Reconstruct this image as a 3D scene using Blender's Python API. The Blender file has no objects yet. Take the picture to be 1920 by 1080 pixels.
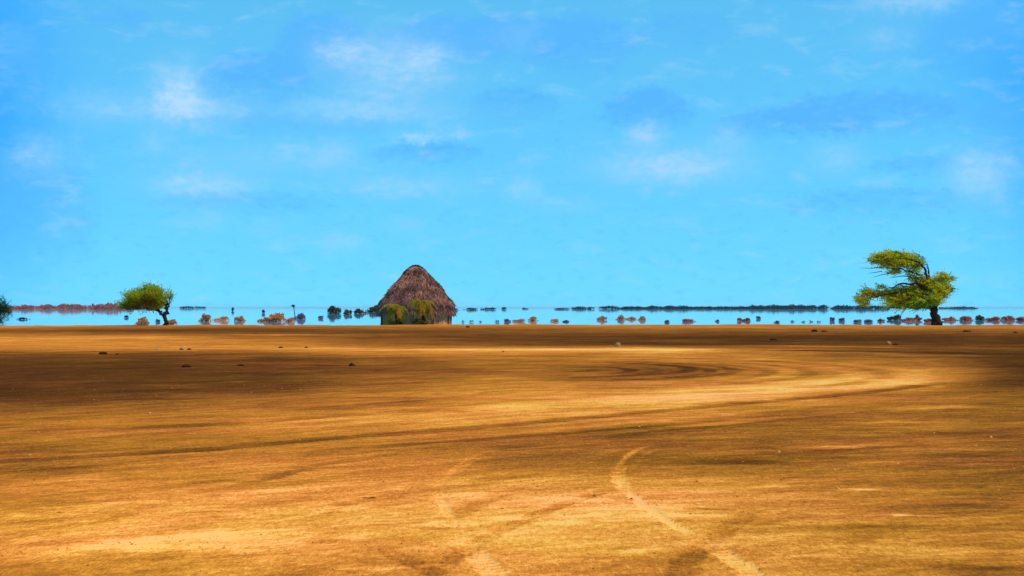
import bpy, math, random
import numpy as np
from mathutils import Vector, noise as mnoise, Matrix

R = math.radians
rng = np.random.default_rng(7)
random.seed(7)
sc = bpy.context.scene
C = sc.collection

# ------------------------------------------------------------------ camera
CAM_H = 1.28
HAZE = 0.5e-4
F = 3000.0            # focal length in units of 1/1920 of the frame width
HOR = 577.0           # height of the horizon in the photograph
K = F * CAM_H
cam = bpy.data.cameras.new('camera')
cam.sensor_width = 36.0
cam.lens = 36.0 * F / 1920.0
cam.clip_start = 0.1
cam.clip_end = 120000
co = bpy.data.objects.new('camera', cam)
C.objects.link(co)
co.location = (0, 0, CAM_H)
co.rotation_euler = (R(90) + math.atan((HOR - 540) / F), 0, 0)
sc.camera = co

def G(px, py):
    """ground point seen at this place of the photograph"""
    Y = K / (py - HOR)
    return ((px - 960) / F * Y, Y)

# ------------------------------------------------------------------ node helpers
class NT:
    def __init__(s, tree):
        s.t = tree
        s.n = tree.nodes
        s.l = tree.links
    def new(s, typ, **kw):
        n = s.n.new(typ)
        for k, v in kw.items():
            setattr(n, k, v)
        return n
    def put(s, sock, v):
        if isinstance(v, bpy.types.NodeSocket):
            s.l.new(v, sock)
        elif v is not None:
            sock.default_value = v
    def math(s, op, a, b=None, c=None, clamp=False):
        n = s.new('ShaderNodeMath', operation=op, use_clamp=clamp)
        s.put(n.inputs[0], a)
        if b is not None: s.put(n.inputs[1], b)
        if c is not None: s.put(n.inputs[2], c)
        return n.outputs[0]
    def vec(s, x, y, z=0.0):
        n = s.new('ShaderNodeCombineXYZ')
        s.put(n.inputs[0], x); s.put(n.inputs[1], y); s.put(n.inputs[2], z)
        return n.outputs[0]
    def mapping(s, v, scale=(1, 1, 1), rot=(0, 0, 0), loc=(0, 0, 0)):
        n = s.new('ShaderNodeMapping')
        s.put(n.inputs['Vector'], v)
        n.inputs['Scale'].default_value = scale
        n.inputs['Rotation'].default_value = rot
        n.inputs['Location'].default_value = loc
        return n.outputs[0]
    def noise(s, v, scale, detail=4, rough=0.55, dist=0.0):
        n = s.new('ShaderNodeTexNoise')
        s.put(n.inputs['Vector'], v)
        n.inputs['Scale'].default_value = scale
        n.inputs['Detail'].default_value = detail
        n.inputs['Roughness'].default_value = rough
        n.inputs['Distortion'].default_value = dist
        return n.outputs['Fac']
    def ramp(s, fac, stops):
        n = s.new('ShaderNodeValToRGB')
        e = n.color_ramp.elements
        while len(e) < len(stops): e.new(0.5)
        for el, (p, c) in zip(e, stops):
            el.position = p
            el.color = (*c, 1)
        s.put(n.inputs[0], fac)
        return n.outputs[0]
    def mix(s, fac, a, b, blend='MIX'):
        n = s.new('ShaderNodeMix', data_type='RGBA', blend_type=blend)
        s.put(n.inputs[0], fac)
        for sock, v in ((n.inputs[6], a), (n.inputs[7], b)):
            if isinstance(v, tuple): v = (*v, 1)
            s.put(sock, v)
        return n.outputs[2]
    def maprange(s, v, a, b, c=0.0, d=1.0, smooth=True):
        n = s.new('ShaderNodeMapRange', interpolation_type='SMOOTHSTEP' if smooth else 'LINEAR')
        s.put(n.inputs[0], v)
        for i, x in enumerate((a, b, c, d)): n.inputs[i + 1].default_value = x
        return n.outputs[0]

def material(name):
    m = bpy.data.materials.new(name)
    m.use_nodes = True
    t = NT(m.node_tree)
    return m, t, t.n['Principled BSDF'], t.n['Material Output']

# ------------------------------------------------------------------ sky and sun
SUN_EL, SUN_AZ = R(52), R(100)       # azimuth from +Y (view direction) towards +X
w = bpy.data.worlds.new('World')
sc.world = w
w.use_nodes = True
t = NT(w.node_tree)
bg = t.n['Background']
sky = t.new('ShaderNodeTexSky', sky_type='NISHITA')
sky.sun_disc = False
sky.sun_elevation = SUN_EL
sky.sun_rotation = SUN_AZ
sky.altitude = 2500
sky.air_density = 0.7
sky.dust_density = 0.0
sky.ozone_density = 3.5
tc = t.new('ShaderNodeTexCoord')
sx = t.new('ShaderNodeSeparateXYZ')
t.put(sx.inputs[0], tc.outputs['Generated'])
az = t.math('MULTIPLY', t.math('ARCTAN2', sx.outputs[0], sx.outputs[1]), 180 / math.pi)
el = t.math('MULTIPLY', t.math('ARCSINE', sx.outputs[2]), 180 / math.pi)
P2D = 180 / math.pi / F
pos = t.vec(az, el)
# a ragged offset shared by every cloud outline
def centred(v, amp): return t.math('MULTIPLY', t.math('SUBTRACT', v, 0.5), amp)
wx = centred(t.noise(pos, 0.9, 7, 0.66), 1.5)
wy = centred(t.noise(t.mapping(pos, loc=(17.3, 4.1, 0)), 1.1, 7, 0.66), 0.9)
wx2 = centred(t.noise(t.mapping(pos, loc=(3, 31, 0)), 2.6, 5, 0.7), 0.8)
wy2 = centred(t.noise(t.mapping(pos, loc=(11, 7, 0)), 2.6, 5, 0.7), 0.6)
azw = t.math('ADD', t.math('ADD', az, wx), wx2)
elw = t.math('ADD', t.math('ADD', el, wy), wy2)
def cloud(px, py, rx, ry, flat=1.0):
    a0 = math.degrees(math.atan((px - 960) / F)); e0 = (HOR - py) * P2D
    dx = t.math('DIVIDE', t.math('SUBTRACT', azw, a0), rx * P2D)
    dy = t.math('DIVIDE', t.math('SUBTRACT', elw, e0), ry * P2D)
    r2 = t.math('ADD', t.math('MULTIPLY', dx, dx), t.math('MULTIPLY', dy, dy))
    m = t.math('POWER', math.e, t.math('MULTIPLY', t.math('POWER', r2, flat), -1.0))
    if flat > 1: m = t.math('MULTIPLY', m, t.maprange(dy, -1.0, 0.7, 0.25, 1.0))
    return m
def total(items, flat=1.0):
    s = None
    for px, py, rx, ry, k in items:
        c = t.math('MULTIPLY', cloud(px, py, rx, ry, flat), k)
        s = c if s is None else t.math('ADD', s, c)
    return s
PALE = [(335, 175, 38, 45, .55), (350, 212, 85, 26, .55), (735, 130, 100, 60, .42), (640, 100, 45, 24, .38), (680, 212, 140, 20, .34), (790, 115, 30, 26, .25), (520, 300, 160, 30, .16), (180, 215, 80, 30, .18),
        (1255, 315, 120, 30, .5), (1212, 254, 32, 18, .5), (1360, 262, 40, 30, .2), (1840, 335, 55, 42, .45), (375, 350, 85, 24, .42),
        (755, 350, 120, 20, .25), (1710, 22, 105, 20, .35), (1660, 85, 45, 20, .18), (780, 258, 42, 8, .45), (862, 252, 26, 9, .32),
        (70, 305, 45, 32, .28), (980, 355, 30, 22, .28), (640, 455, 40, 18, .25), (620, 290, 45, 26, .22), (290, 275, 30, 20, .2),
        (1570, 305, 45, 28, .22), (395, 410, 40, 18, .14), (760, 420, 40, 14, .14), (500, 430, 35, 16, .12), (1060, 385, 60, 16, .12),
        (960, 75, 50, 22, .12)]
DARK = [(605, 105, 95, 75, .8), (480, 165, 110, 60, .7), (840, 85, 130, 50, .75), (960, 80, 120, 50, .5), (1090, 95, 100, 65, .7), (230, 60, 60, 26, .55),
        (1215, 215, 85, 48, .8), (1480, 240, 150, 30, .6), (1640, 225, 170, 44, .75), (1280, 70, 100, 40, .35), (800, 290, 110, 22, .5), (960, 200, 90, 34, .45),
        (1840, 100, 120, 60, .6), (20, 150, 60, 80, .7), (540, 240, 180, 22, .3), (1730, 320, 90, 22, .4), (30, 420, 140, 120, .35),
        (1650, 390, 180, 34, .3), (450, 385, 160, 24, .25), (1890, 250, 60, 60, .4)]
fine = t.noise(t.mapping(pos, scale=(0.55, 1.5, 1)), 1.0, 7, 0.6, 0.4)
fine2 = t.noise(t.mapping(pos, scale=(1.0, 2.2, 1), loc=(5, 9, 0)), 1.7, 6, 0.65, 0.3)
brk = t.maprange(fine2, 0.30, 0.70, 0.72, 1.40)
pale = t.math('MULTIPLY', total(PALE), brk)
pale = t.math('ADD', pale, t.maprange(fine, 0.50, 0.78, 0.0, 0.26), clamp=True)
dark = t.math('MULTIPLY', total(DARK, 4.5), brk)
DEEP = [(-60, 190, 150, 330, .8), (1960, 110, 170, 150, .55), (1980, 330, 110, 200, .4), (1560, 10, 60, 20, .2)]  # lens vignette put into the sky colour as deeper blue edges
deep = total(DEEP)
dark = t.math('ADD', dark, t.maprange(fine2, 0.50, 0.75, 0.0, 0.25), clamp=True)
base = t.mix(1.0, sky.outputs[0], (0.62, 1.85, 1.75), 'MULTIPLY')
# veil of thin cloud that evens the sky out towards the horizon
veil = t.maprange(el, -1.0, 13.0, 0.80, 0.62, smooth=False)
base = t.mix(veil, base, (1.75, 7.9, 13.5))
base = t.mix(deep, base, (0.15, 4.4, 13.6))
col = t.mix(t.math('MULTIPLY', dark, 1.3, clamp=True), base, (1.25, 6.0, 12.4))
col = t.mix(t.math('MULTIPLY', pale, 1.1, clamp=True), col, (5.6, 9.0, 12.6))
t.put(bg.inputs['Color'], col)
bg.inputs['Strength'].default_value = 0.08

sun = bpy.data.lights.new('sun', 'SUN')
sun.energy = 4.2
sun.angle = R(0.53)
sun.color = (1.0, 0.93, 0.82)
so = bpy.data.objects.new('sun', sun)
C.objects.link(so)
d = Vector((math.sin(SUN_AZ) * math.cos(SUN_EL), math.cos(SUN_AZ) * math.cos(SUN_EL), math.sin(SUN_EL)))
so.rotation_euler = d.to_track_quat('Z', 'Y').to_euler()
so.location = (0, 0, 30)

sc.view_settings.view_transform = 'Standard'
sc.view_settings.look = 'None'
sc.view_settings.exposure = 0.0
sc.view_settings.gamma = 1.0
sc.cycles.max_bounces = 8
sc.cycles.use_denoising = True

# ------------------------------------------------------------------ mesh helpers
def link_mesh(name, V, Fc, mat, parent=None, smooth=True, tint=None, attr='tint'):
    me = bpy.data.meshes.new(name)
    V = np.asarray(V, dtype=np.float32)
    Fc = [np.asarray(f, dtype=np.int32) for f in Fc] if isinstance(Fc, list) else [np.asarray(Fc, dtype=np.int32)]
    Fc = [f for f in Fc if len(f)]
    idx = np.concatenate([f.ravel() for f in Fc])
    cnt = np.concatenate([np.full(len(f), f.shape[1], dtype=np.int32) for f in Fc])
    st = np.concatenate([[0], np.cumsum(cnt)[:-1]]).astype(np.int32)
    me.vertices.add(len(V)); me.vertices.foreach_set('co', V.ravel())
    me.loops.add(len(idx)); me.loops.foreach_set('vertex_index', idx)
    me.polygons.add(len(cnt)); me.polygons.foreach_set('loop_start', st)
    me.polygons.foreach_set('use_smooth', np.full(len(cnt), smooth))
    me.update(calc_edges=True)
    me.validate()
    if tint is not None:
        a = me.attributes.new(attr, 'FLOAT', 'POINT')
        a.data.foreach_set('value', np.asarray(tint, dtype=np.float32))
    me.materials.append(mat)
    o = bpy.data.objects.new(name, me)
    C.objects.link(o)
    if parent is not None: o.parent = parent
    return o

class MB:
    """collects tubes and leaves of one mesh"""
    def __init__(s): s.V = []; s.Q = []; s.T = []; s.n = 0; s.tint = []
    def add(s, v, q=None, tr=None, tint=0.5):
        v = np.asarray(v, dtype=float)
        if q is not None and len(q): s.Q.append(np.asarray(q) + s.n)
        if tr is not None and len(tr): s.T.append(np.asarray(tr) + s.n)
        s.V.append(v)
        s.tint.append(np.broadcast_to(np.asarray(tint, dtype=float), (len(v),)))
        s.n += len(v)
    def tube(s, pts, rad, seg=8, tint=0.5, cap=True, lump=0.0):
        pts = [Vector(p) for p in pts]
        vs, q = [], []
        for i, p in enumerate(pts):
            dirv = (pts[min(i + 1, len(pts) - 1)] - pts[max(i - 1, 0)]).normalized()
            side = dirv.cross(Vector((0, 1, 0.13)))
            if side.length < 1e-3: side = dirv.cross(Vector((1, 0, 0)))
            side.normalize(); up = side.cross(dirv)
            for k in range(seg):
                a = 2 * math.pi * k / seg
                r = rad[i] * (1 + lump * mnoise.noise(Vector((p.x * 3 + math.cos(a), p.y * 3 + math.sin(a), p.z * 2.0))))
                vs.append(p + (side * math.cos(a) + up * math.sin(a)) * r)
        for i in range(len(pts) - 1):
            for k in range(seg):
                k2 = (k + 1) % seg
                q.append((i * seg + k, i * seg + k2, (i + 1) * seg + k2, (i + 1) * seg + k))
        tr = []
        if cap:
            for i in (0, len(pts) - 1):
                vs.append(pts[i]); c = len(vs) - 1
                for k in range(seg): tr.append((i * seg + k, i * seg + (k + 1) % seg, c))
        s.add([tuple(v) for v in vs], q, tr, tint)
    def leaves(s, P, D, L, W, tint):
        """one pointed four-cornered leaf per row of P, along D"""
        n = len(P)
        if n == 0: return
        D = D / np.linalg.norm(D, axis=1, keepdims=True)
        rnd = rng.normal(size=(n, 3))
        S = np.cross(D, rnd); S /= np.linalg.norm(S, axis=1, keepdims=True)
        L = np.broadcast_to(L, (n,))[:, None]; W = np.broadcast_to(W, (n,))[:, None]
        Nn = np.cross(D, S)
        a = P; b = P + D * L * .45 + S * W + Nn * L * .06; c = P + D * L; e = P + D * L * .45 - S * W + Nn * L * .06
        v = np.stack([a, b, c, e], 1).reshape(-1, 3)
        q = np.arange(4 * n).reshape(n, 4)
        s.add(v, q, None, np.repeat(tint, 4))
    def build(s, name, mat, parent=None, smooth=True):
        fs = []
        if s.Q: fs.append(np.concatenate(s.Q))
        if s.T: fs.append(np.concatenate(s.T))
        return link_mesh(name, np.concatenate(s.V), fs, mat, parent, smooth, np.concatenate(s.tint))

def tag(o, label=None, cat=None, group=None, kind=None):
    if label: o['label'] = label
    if cat: o['category'] = cat
    if group: o['group'] = group
    if kind: o['kind'] = kind
    return o

def empty(name, loc, label, cat, group=None):
    o = bpy.data.objects.new(name, None)
    C.objects.link(o)
    o.location = loc
    o.empty_display_size = 0.5
    return tag(o, label, cat, group)

# ------------------------------------------------------------------ materials
def ground_material():
    m, t, p, out = material('dry_sand')
    at = t.new('ShaderNodeAttribute', attribute_name='tone')
    tc = t.new('ShaderNodeTexCoord')
    P = tc.outputs['Object']
    sx = t.new('ShaderNodeSeparateXYZ'); t.put(sx.inputs[0], P)
    def along(deg, sc_, loc=(0, 0, 0)):
        """coordinates stretched along a compass direction of the ground"""
        return t.mapping(t.mapping(P, rot=(0, 0, R(-deg))), scale=sc_, loc=loc)
    n0 = t.noise(along(20, (0.10, 0.16, 1)), 1.0, 5, 0.6, 0.8)
    n1 = t.noise(along(30, (0.45, 0.85, 1), (3, 8, 0)), 1.0, 6, 0.62, 0.9)
    # wind-drawn streaks: steeper on the left of the plain, flatter on the right
    sl = t.noise(along(47, (0.75, 3.3, 1)), 1.0, 6, 0.64, 0.35)
    sr = t.noise(along(14, (1.05, 3.4, 1), (7, 2, 0)), 1.0, 6, 0.66, 0.5)
    side = t.maprange(sx.outputs[0], -1.2, 2.2)
    st = t.math('ADD', t.math('MULTIPLY', sr, side), t.math('MULTIPLY', sl, t.math('SUBTRACT', 1.0, side)))
    n3 = t.noise(along(30, (5.5, 9, 1)), 1.0, 5, 0.7, 0.3)
    gr = t.noise(t.mapping(P, scale=(34, 9, 1)), 1.0, 3, 0.75)
    g2 = t.noise(t.mapping(P, scale=(95, 26, 1)), 1.0, 2, 0.7)
    def c(v, a): return t.math('MULTIPLY', t.math('SUBTRACT', v, 0.5), a)
    nf = t.math('ADD', 0.5, t.math('MULTIPLY', t.math('SUBTRACT', t.noise(along(8, (0.24, 0.34, 1), (2, 19, 0)), 1.0, 7, 0.74, 0.3), 0.5), t.maprange(sx.outputs[1], 20.0, 45.0)))
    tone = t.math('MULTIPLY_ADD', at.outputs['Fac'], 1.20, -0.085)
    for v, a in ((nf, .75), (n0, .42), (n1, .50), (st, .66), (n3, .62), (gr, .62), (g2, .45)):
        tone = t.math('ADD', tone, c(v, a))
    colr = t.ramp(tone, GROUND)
    hue = t.maprange(t.noise(t.mapping(P, scale=(0.3, 0.5, 1), loc=(31, 7, 0)), 1.0, 4, 0.6, 0.6), .35, .65)
    colr = t.mix(hue, t.mix(1.0, colr, (1.05, 0.92, 1.05), 'MULTIPLY'), t.mix(1.0, colr, (0.97, 1.02, 0.82), 'MULTIPLY'))
    b = t.new('ShaderNodeBump')
    h = t.math('ADD', t.math('MULTIPLY', n3, 0.022), t.math('MULTIPLY', gr, 0.008))
    h = t.math('ADD', h, t.math('MULTIPLY', st, 0.035))
    b.inputs['Strength'].default_value = 0.35
    b.inputs['Distance'].default_value = 1.0
    t.put(b.inputs['Height'], h)
    t.n.remove(p)
    df = t.new('ShaderNodeBsdfDiffuse')
    df.inputs['Roughness'].default_value = 0.6
    t.put(df.inputs['Color'], colr)
    t.put(df.inputs['Normal'], b.outputs[0])
    t.l.new(df.outputs[0], out.inputs['Surface'])
    return m

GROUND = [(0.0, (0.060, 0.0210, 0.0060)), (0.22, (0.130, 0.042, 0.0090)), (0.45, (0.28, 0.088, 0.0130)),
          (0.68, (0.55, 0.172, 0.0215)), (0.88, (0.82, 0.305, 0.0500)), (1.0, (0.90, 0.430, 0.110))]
M_GROUND = ground_material()

def water_material():
    m, t, p, out = material('mirage_water')
    p.inputs['Base Color'].default_value = (0.14, 0.55, 0.85, 1)
    p.inputs['Roughness'].default_value = 0.02
    p.inputs['IOR'].default_value = 1.33
    tc = t.new('ShaderNodeTexCoord'); ge = t.new('ShaderNodeNewGeometry')
    n = t.new('ShaderNodeTexNoise')
    t.put(n.inputs['Vector'], t.mapping(tc.outputs['Object'], scale=(0.6, 0.035, 1)))
    n.inputs['Scale'].default_value = 1.0; n.inputs['Detail'].default_value = 3
    sub = t.new('ShaderNodeVectorMath', operation='SUBTRACT'); t.put(sub.inputs[0], n.outputs['Color']); sub.inputs[1].default_value = (.5, .5, .5)
    mul = t.new('ShaderNodeVectorMath', operation='MULTIPLY'); t.put(mul.inputs[0], sub.outputs[0]); mul.inputs[1].default_value = (.003, .003, 0)
    add = t.new('ShaderNodeVectorMath', operation='ADD'); t.put(add.inputs[0], mul.outputs[0]); t.put(add.inputs[1], ge.outputs['Normal'])
    nor = t.new('ShaderNodeVectorMath', operation='NORMALIZE'); t.put(nor.inputs[0], add.outputs[0])
    t.put(p.inputs['Normal'], nor.outputs[0])
    return m
M_WATER = water_material()

def leaf_material(name, stops, trans=0.52, scale=1.6):
    m, t, p, out = material(name)
    at = t.new('ShaderNodeAttribute', attribute_name='tint')
    tc = t.new('ShaderNodeTexCoord')
    n = t.noise(tc.outputs['Object'], scale, 3, 0.6)
    f = t.math('ADD', at.outputs['Fac'], t.math('MULTIPLY', t.math('SUBTRACT', n, 0.5), 0.9), clamp=True)
    colr = t.ramp(f, stops)
    t.n.remove(p)
    df = t.new('ShaderNodeBsdfDiffuse'); tr = t.new('ShaderNodeBsdfTranslucent')
    mx = t.new('ShaderNodeMixShader'); mx.inputs[0].default_value = trans
    t.put(df.inputs['Color'], colr); t.put(tr.inputs['Color'], colr)
    t.l.new(df.outputs[0], mx.inputs[1]); t.l.new(tr.outputs[0], mx.inputs[2])
    t.l.new(mx.outputs[0], out.inputs['Surface'])
    return m
M_LEAF = leaf_material('acacia_leaves', [(0.0, (0.06, 0.11, 0.004)), (0.25, (0.28, 0.36, 0.006)), (0.5, (0.55, 0.62, 0.012)), (0.78, (0.75, 0.58, 0.014)), (1.0, (0.58, 0.26, 0.014))])
M_LEAF_GREEN = leaf_material('green_acacia_leaves', [(0.0, (0.05, 0.11, 0.004)), (0.3, (0.20, 0.33, 0.006)), (0.6, (0.40, 0.50, 0.012)), (0.85, (0.56, 0.42, 0.014)), (1.0, (0.52, 0.26, 0.014))])
M_LEAF_DARK = leaf_material('dark_leaves', [(0.0, (0.008, 0.03, 0.008)), (0.6, (0.02, 0.085, 0.012)), (1.0, (0.05, 0.14, 0.012))])
M_PALM = leaf_material('palm_leaves', [(0.0, (0.11, 0.11, 0.006)), (0.4, (0.34, 0.28, 0.010)), (0.75, (0.52, 0.31, 0.022)), (1.0, (0.46, 0.18, 0.030))])
M_DRY = leaf_material('dry_orange_leaves', [(0.0, (0.38, 0.10, 0.035)), (0.5, (0.80, 0.27, 0.085)), (1.0, (0.88, 0.45, 0.16))], 0.35, 2.0)
M_RED = leaf_material('dry_red_leaves', [(0.0, (0.24, 0.040, 0.022)), (0.5, (0.56, 0.10, 0.04)), (1.0, (0.74, 0.21, 0.06))], 0.35, 0.3)
M_PURPLE = leaf_material('haze_purple_leaves', [(0.0, (0.12, 0.05, 0.10)), (0.5, (0.28, 0.11, 0.16)), (1.0, (0.40, 0.18, 0.18))], 0.35, 2.0)  # orange-brown shrubs fading in haze: the purple is put into the leaf colour
M_OLIVE = leaf_material('olive_brown_leaves', [(0.0, (0.02, 0.018, 0.006)), (0.5, (0.16, 0.07, 0.018)), (1.0, (0.28, 0.15, 0.02))], 0.3, 2.0)
M_NAVY = leaf_material('far_dark_leaves', [(0.0, (0.006, 0.008, 0.010)), (0.6, (0.022, 0.016, 0.014)), (1.0, (0.07, 0.030, 0.015))], 0.2, 0.06)

def simple(name, stops, scale=(3, 3, 3), rough=0.9, bump=0.3, bscale=8.0, dist=0.03):
    m, t, p, out = material(name)
    tc = t.new('ShaderNodeTexCoord')
    P = t.mapping(tc.outputs['Object'], scale=scale)
    n = t.noise(P, 1.0, 6, 0.65, 0.4)
    at = t.new('ShaderNodeAttribute', attribute_name='tint')
    f = t.math('ADD', t.math('MULTIPLY', n, 0.75), t.math('SUBTRACT', t.math('MULTIPLY', at.outputs['Fac'], 0.5), 0.12))
    t.put(p.inputs['Base Color'], t.ramp(f, stops))
    p.inputs['Roughness'].default_value = rough
    p.inputs['Specular IOR Level'].default_value = 0.0
    b = t.new('ShaderNodeBump'); b.inputs['Strength'].default_value = bump; b.inputs['Distance'].default_value = dist
    t.put(b.inputs['Height'], t.noise(P, bscale, 4, 0.6))
    t.put(p.inputs['Normal'], b.outputs[0])
    return m
M_BARK = simple('dark_bark', [(0.2, (0.020, 0.008, 0.005)), (0.8, (0.085, 0.032, 0.016))], (4, 4, 1.2))
M_THATCH = simple('weathered_thatch', [(0.12, (0.065, 0.025, 0.026)), (0.40, (0.22, 0.088, 0.066)), (0.62, (0.41, 0.170, 0.105)), (0.88, (0.66, 0.30, 0.15))], (1.3, 1.3, 0.8), 0.95, 0.8, 9.0, 0.08)
M_RIDGE = simple('dark_ridge_thatch', [(0.2, (0.015, 0.010, 0.012)), (0.8, (0.075, 0.032, 0.024))], (3, 3, 3))
M_REED = simple('reed_wall', [(0.2, (0.30, 0.095, 0.045)), (0.55, (0.62, 0.22, 0.09)), (0.9, (0.80, 0.36, 0.15))], (5, 5, 0.6))
M_POST = simple('post_wood', [(0.2, (0.16, 0.055, 0.03)), (0.8, (0.42, 0.16, 0.075))], (6, 6, 1))
M_PALE_ROCK = simple('pale_rock', [(0.2, (0.22, 0.095, 0.03)), (0.8, (0.60, 0.31, 0.11))], (6, 6, 6), 0.9, 0.5, 5, 0.02)
M_DARK_ROCK = simple('dark_rock', [(0.2, (0.016, 0.005, 0.002)), (0.8, (0.080, 0.024, 0.008))], (6, 6, 6), 0.95, 0.5, 5, 0.02)

# ------------------------------------------------------------------ ground
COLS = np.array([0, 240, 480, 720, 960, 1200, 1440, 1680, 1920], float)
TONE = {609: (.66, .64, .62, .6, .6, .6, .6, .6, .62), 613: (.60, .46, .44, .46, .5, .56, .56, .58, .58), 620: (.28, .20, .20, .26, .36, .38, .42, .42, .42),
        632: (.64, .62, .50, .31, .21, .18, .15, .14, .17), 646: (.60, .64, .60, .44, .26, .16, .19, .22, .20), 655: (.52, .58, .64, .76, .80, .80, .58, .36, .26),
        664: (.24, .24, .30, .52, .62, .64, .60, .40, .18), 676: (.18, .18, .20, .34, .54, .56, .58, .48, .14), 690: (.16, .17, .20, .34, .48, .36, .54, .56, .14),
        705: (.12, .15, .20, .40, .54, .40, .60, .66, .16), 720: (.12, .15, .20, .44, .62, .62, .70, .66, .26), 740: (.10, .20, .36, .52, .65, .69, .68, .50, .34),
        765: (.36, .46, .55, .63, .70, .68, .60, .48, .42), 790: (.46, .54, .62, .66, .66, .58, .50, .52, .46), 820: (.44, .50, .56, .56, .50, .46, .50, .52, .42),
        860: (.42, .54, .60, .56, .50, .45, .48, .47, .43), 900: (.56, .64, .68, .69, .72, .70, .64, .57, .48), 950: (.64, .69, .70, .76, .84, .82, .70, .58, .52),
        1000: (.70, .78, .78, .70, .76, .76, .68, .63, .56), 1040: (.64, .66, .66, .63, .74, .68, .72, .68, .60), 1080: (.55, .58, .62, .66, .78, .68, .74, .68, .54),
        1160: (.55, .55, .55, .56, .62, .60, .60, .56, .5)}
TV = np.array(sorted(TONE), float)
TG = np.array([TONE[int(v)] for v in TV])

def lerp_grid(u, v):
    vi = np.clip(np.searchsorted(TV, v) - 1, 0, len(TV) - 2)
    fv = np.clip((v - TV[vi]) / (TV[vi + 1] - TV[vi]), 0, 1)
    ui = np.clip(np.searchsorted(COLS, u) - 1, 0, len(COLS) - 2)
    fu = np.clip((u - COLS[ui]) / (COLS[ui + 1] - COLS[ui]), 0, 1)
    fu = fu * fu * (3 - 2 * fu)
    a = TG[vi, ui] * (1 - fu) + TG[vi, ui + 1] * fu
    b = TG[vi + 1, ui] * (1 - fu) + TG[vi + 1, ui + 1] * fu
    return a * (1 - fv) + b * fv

def smooth_path(pts, n=14):
    """Catmull-Rom through ground points"""
    P = [np.array(p, float) for p in pts]
    P = [2 * P[0] - P[1]] + P + [2 * P[-1] - P[-2]]
    out = []
    for i in range(1, len(P) - 2):
        for k in range(n):
            s = k / n
            a, b, c, dd = P[i - 1], P[i], P[i + 1], P[i + 2]
            out.append(.5 * ((2 * b) + (c - a) * s + (2 * a - 5 * b + 4 * c - dd) * s * s + (3 * b - a - 3 * c + dd) * s ** 3))
    out.append(P[-2])
    return np.array(out)

def dist_path(X, Y, path, reach):
    """distance to the path, signed side, and length along it"""
    dd = np.full(X.shape, 1e9); ss = np.zeros(X.shape)
    acc = 0.0
    for a, b in zip(path[:-1], path[1:]):
        e = b - a; L = np.hypot(*e)
        if L < 1e-6: continue
        sel = (X > min(a[0], b[0]) - reach) & (X < max(a[0], b[0]) + reach) & (Y > min(a[1], b[1]) - reach) & (Y < max(a[1], b[1]) + reach)
        if sel.any():
            x = X[sel] - a[0]; y = Y[sel] - a[1]
            s = np.clip((x * e[0] + y * e[1]) / L ** 2, 0, 1)
            q = np.hypot(x - s * e[0], y - s * e[1])
            old = dd[sel]; better = q < old
            dd[sel] = np.where(better, q, old)
            o2 = ss[sel]; ss[sel] = np.where(better, acc + s * L, o2)
        acc += L
    return dd, ss, acc

# rows (distance) and columns (fan) of the one ground sheet
pyrows = np.concatenate([np.arange(1230, 700, -1.3), np.arange(700, 604, -0.7)])
Yr = K / (pyrows - HOR)
Yrows = np.concatenate([[-400, -60, -15, -4, 0.5, 2.5, 4.2], Yr, [150, 200, 320, 700, 2000, 6000, 20000, 40000]])
tcol = np.concatenate([[-30, -12, -6, -3.2, -2, -1.5, -1.25, -1.1], np.linspace(-1, 1, 760), [1.1, 1.25, 1.5, 2, 3.2, 6, 12, 30]])
YY, TT = np.meshgrid(Yrows, tcol, indexing='ij')
WW = np.where(YY > 130, np.minimum(YY, 4000), np.maximum(np.abs(YY), 8)) * 0.40
XX = TT * WW
big = np.abs(TT) > 1
XX = np.where(big & (YY > 300), np.sign(TT) * (WW + (np.abs(TT) - 1) * np.minimum(WW, 1500)), XX)
U = 960 + F * XX / np.maximum(YY, 4)
Vv = HOR + K / np.maximum(YY, 4)

def fbm(X, Y, s, octv=3, seed=0):
    g = np.random.default_rng(seed)
    out = np.zeros(X.shape)
    for o in range(octv):
        f = s * 2 ** o
        for k in range(5):
            a = g.uniform(0, 2 * math.pi); ph = g.uniform(0, 6.28); q = f * g.uniform(.6, 1.5)
            out += np.sin(q * (X * math.cos(a) + Y * math.sin(a)) + ph + 1.3 * np.sin(q * .6 * (Y * math.cos(a) - X * math.sin(a)) + ph * 2)) / 5 / 1.7 ** o
    return out

# domain-warped tone map: its borders wander like blown sand
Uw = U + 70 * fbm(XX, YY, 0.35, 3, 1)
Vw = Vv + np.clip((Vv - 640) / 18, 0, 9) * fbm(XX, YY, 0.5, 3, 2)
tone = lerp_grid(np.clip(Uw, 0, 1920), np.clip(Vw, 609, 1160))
Z = 0.010 * fbm(XX, YY, 0.22, 3, 3) + 0.004 * fbm(XX, YY, 1.3, 2, 4)

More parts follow.
